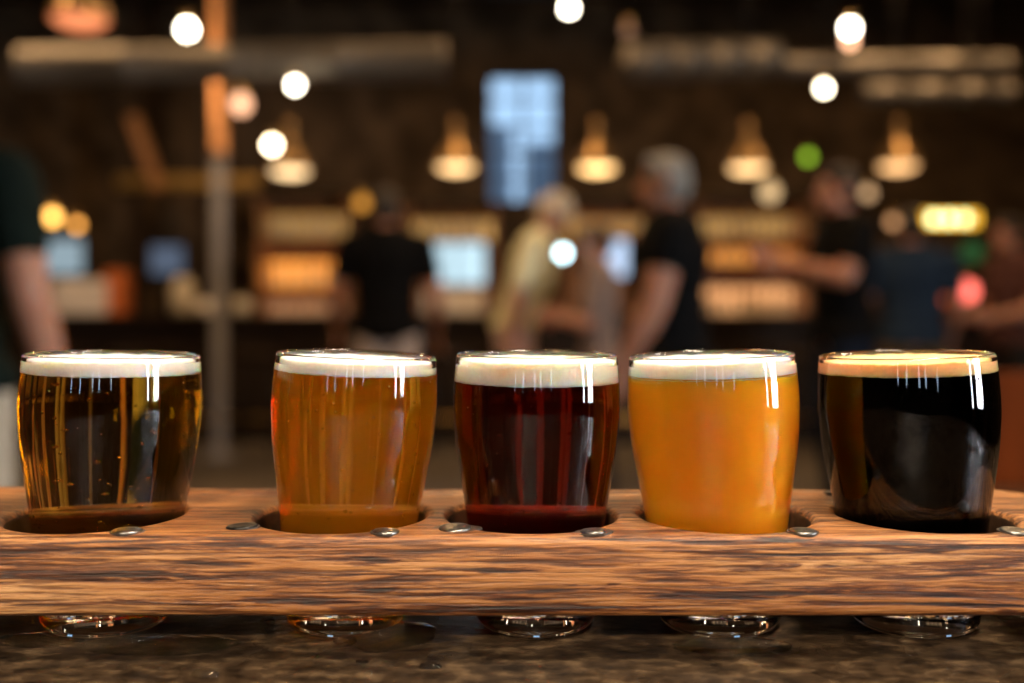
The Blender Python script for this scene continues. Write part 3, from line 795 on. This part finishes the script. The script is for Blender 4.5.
    if shirt_len > 0: ball(sh, (0, 0, .93-shirt_len*.5), (.18*w, .132*w, .07+shirt_len), 18, 12)
    bo = remeshed('body', body, .0065, SKIN, root, 3)
    # open waist / neck hems come from trimming the cloth volume
    shirt_o = remeshed('shirt', sh, .011, shirt, root, 12)
    hem = .885-shirt_len
    for v in shirt_o.data.vertices:
        if (abs(v.co.x) < .24 if shirt_len >= 0 else abs(v.co.x) < .22) and v.co.z < hem: v.co.z = hem+.002*math.sin(v.co.x*40)
    tro = remeshed('trousers', tr, .012, trousers, root, 3)
    for s in (-1, 1):
        eb = bmesh.new(); ball(eb, hd((s*.03, .083, .012)), .0105, 12, 8); link('eye', eb, M['eye'], root)
    if hair is not None:
        hb = bmesh.new()
        ball(hb, hd((0, -.016, .034)), (.083, .096, .094), 22, 14, rot=Rh)
        ball(hb, hd((0, -.035, -.01)), (.080, .078, .075), 22, 14, rot=Rh)
        capsule(hb, hd((-.05, .055, .085)), .025, hd((.05, .055, .085)), .025)
        remeshed('hair', hb, .008, hair, root, 2)
    return root
M['eye'] = mat('eye', (.05, .035, .03), .15)
def cloth(name, c): return mat(name, c, .9, 0, .2, 25, bump=.002, spec=.06)
black, navy, khaki, taupe = cloth('black_cotton', (.006, .006, .0065)), cloth('navy_cotton', (.020, .036, .066)), cloth('khaki_cotton', (.86, .82, .54)), cloth('taupe_cotton', (.26, .19, .16))
jeans, pale, beige, darkt = cloth('dark_denim', (.014, .02, .036)), cloth('pale_cotton', (.50, .40, .34)), cloth('beige_cotton', (.50, .43, .33)), cloth('dark_trousers', (.02, .018, .018))
pink = cloth('pinkish_cotton', (.66, .48, .44)); green_black = cloth('greenish_black_cotton', (.009, .014, .011)); olive = cloth('olive_brown', (.13, .085, .03))
Hw = mat('pale_hair', (.62, .54, .42), .7)
Hd, Hg, Hb = mat('dark_hair', (.018, .012, .009), .6), mat('grey_hair', (.25, .24, .215), .7), mat('brown_hair', (.05, .026, .014), .6)
down = {'r': ((.27, -.04, 1.13), (.28, .06, .88), (0, .1, -1)), 'l': ((-.27, -.04, 1.13), (-.28, .06, .88), (0, .1, -1))}
fwd = {'r': ((.25, .02, 1.13), (.17, .25, 1.08), (-.5, 1, .1)), 'l': ((-.25, .02, 1.13), (-.17, .25, 1.08), (.5, 1, .1))}
fold = {'r': ((.26, .10, 1.21), (.12, .31, 1.29), (-.6, 1, .3)), 'l': ((-.26, .10, 1.20), (-.12, .30, 1.26), (.6, 1, .3))}
def at(px, d): v = P(px, 0, d); return (v.x, d, 0)
# person near the left edge, side on, dark shirt and pale trousers
person('person in black shirt and beige trousers cut off by left edge', at(-66, 2.5), R(-8), 1.78,
       {'r': ((.275, -.03, 1.14), (.28, .08, .90), (0, .2, -1)), 'l': down['l']}, green_black, beige, Hd, build=1.08)
person('man in black tee seen from behind at the bar', at(386, 6.2), R(4), 1.85,
       {'r': ((.29, .02, 1.13), (.30, .16, .93), (0, .5, -1)), 'l': ((-.29, .02, 1.13), (-.30, .16, .93), (0, .5, -1))}, black, pale, Hd, build=1.12, shirt_len=.03)
person('person in pale khaki top stooping left of the woman', at(514, 6.0), R(-98), 1.84,
       {'r': ((.25, .06, 1.13), (.24, .02, .88), (0, .1, -1)), 'l': ((-.25, .06, 1.13), (-.24, .02, .88), (0, .1, -1))}, khaki, pink, Hw, lean=R(17), shirt_len=-.08, head_nod=R(38), sleeve=.75, build=1.0)
person('woman in taupe top facing left beside round white light', at(600, 5.5), R(80), 1.57,
       {'r': ((.22, .06, 1.14), (.13, .24, 1.20), (-.4, 1, .1)), 'l': ((-.22, .06, 1.14), (-.13, .24, 1.18), (.4, 1, .1))}, taupe, darkt, Hb, build=.92, sleeve=.7, head_nod=R(12))
person('man with grey hair and black tee standing side on', at(670, 4.1), R(80), 1.745,
       {'r': ((.26, .04, 1.14), (.26, .16, .90), (0, .3, -1)), 'l': ((-.31, .05, 1.14), (-.31, .17, .91), (0, .4, -1))}, black, jeans, Hg, build=1.3, sleeve=.38)
person('man in black tee with raised forearms facing left', at(843, 5.2), R(94), 1.85, fold, black, jeans, Hd, build=1.12)
person('man in navy blue tee seen from behind under yellow sign', at(912, 6.3), R(-12), 1.73, 
       {'r': ((.27, .02, 1.13), (.26, .14, .93), (0, .5, -1)), 'l': ((-.29, .0, 1.14), (-.30, .10, .92), (0, .5, -1))}, navy, olive, Hd, build=1.15)
person('person in dark red clothes at the far right edge', at(1012, 6.6), R(100), 1.70, fwd, cloth('dark_red_cotton', (.10, .045, .04)), darkt, Hd)

# reddish wooden chair at the right edge
d = 1.9
ch = empty('wooden_chair', at(1052, d), R(-8), 'reddish brown wooden high chair at the right edge behind the black beer', 'chair')
zt = P(0, 372, d).z
link('backrest', span((-.2, -.02, .78), (.2, .02, zt), .012), M['red_wood'], ch)
link('seat', span((-.21, -.02, .66), (.21, .40, .70), .012), M['red_wood'], ch)
for sx in (-1, 1):
    link('leg', span((sx*.18-.02, -.02, 0), (sx*.18+.02, .02, .80), .004), M['red_wood'], ch)
    link('leg', span((sx*.18-.02, .36, 0), (sx*.18+.02, .40, .67), .004), M['red_wood'], ch)
link('stretcher', span((-.18, .37, .28), (.18, .39, .31), .004), M['red_wood'], ch)

# ------------------------------------------------------------------ lamp above the table (outside the frame) and added fill lights
def lamp(name, kind, loc, power, c, size=.1, rot=(0, 0, 0)):
    l = bpy.data.lights.new(name, kind); l.energy = power; l.color = c
    if kind == 'AREA': l.shape = 'DISK'; l.size = size
    else: l.shadow_soft_size = size
    o = bpy.data.objects.new(name, l); C.objects.link(o); o.location = loc; o.rotation_euler = rot
    return o
def table_lamp(x, y, z, power, label):
    root = empty('hanging_lamp', (x, y, z), 0, label, 'pendant lamp')
    bm = bmesh.new()
    o_ = [(.24, 0), (.235, .03), (.19, .10), (.10, .17), (.05, .20), (.04, .26), (0, .27)]
    lathe(bm, o_+[(0, .25), (.03, .245), (.042, .19), (.09, .16), (.18, .095), (.228, .026), (.234, 0)], 40)
    link('lamp_shade', bm, M['shade_in'], root)
    bm = bmesh.new(); tube(bm, [(0, 0, .262), (0, 0, ZC-z)], .006, 8); link('cord', bm, M['black_metal'], root)
    l = lamp('lamp_light', 'AREA', (0, 0, .05), power, (1, .84, .64), .36); l.parent = root
table_lamp(.30, .28, 2.15, 20, 'warm pendant lamp hanging over the table with the board')
def fill_spot(p, target, power, label):  # added lamp out of view, brightens the board front and the glasses
    p = Vector(p); root = empty('fill_spotlight', p, 0, label, 'spotlight')
    d = (Vector(target)-p).normalized(); q = d.to_track_quat('-Z', 'Y')
    bm = bmesh.new(); lathe(bm, [(.085, 0), (.09, .02), (.085, .2), (.05, .24), (0, .245), (0, .2), (.075, .18), (.08, .02)], 28)
    for v in bm.verts: v.co = q @ v.co
    link('lamp_housing', bm, M['black_metal'], root)
    a = q @ Vector((0, 0, .24)); bm = bmesh.new(); tube(bm, [a, a+Vector((0, 0, .1)), (a.x, a.y, ZC-p.z)], .012, 10); link('stem', bm, M['black_metal'], root)
    l = lamp('spot_light', 'SPOT', (0, 0, 0), power, (1, .80, .58), .07); l.parent = root
    l.rotation_mode = 'QUATERNION'; l.rotation_quaternion = q; l.data.spot_size = R(26); l.data.spot_blend = .7
    l.location = d*.01
fill_spot((-.5, -1.9, 2.35), (0, .37, 1.10), 285, 'added black spotlight, unseen behind the camera, brightening the board front')
for x in (-3.2, 0, 3.2):
    for y in (3.8, 7.0):
        lamp('ceiling_fill', 'AREA', (x, y, ZC-.3), 36, (1, .60, .28), .5)  # unseen area lights without fittings, added to lift the dark room

# ------------------------------------------------------------------ view
vs = sc.view_settings
vs.view_transform = 'Standard'; vs.look = 'None'; vs.gamma = 1; vs.exposure = .43; vs.use_curve_mapping = False
cy = sc.cycles
cy.max_bounces = 24; cy.transmission_bounces = 20; cy.glossy_bounces = 8; cy.diffuse_bounces = 4; cy.volume_bounces = 4; cy.transparent_max_bounces = 16
cy.caustics_refractive = True; cy.caustics_reflective = True; cy.blur_glossy = .3
cy.sample_clamp_indirect = 12; cy.use_denoising = True
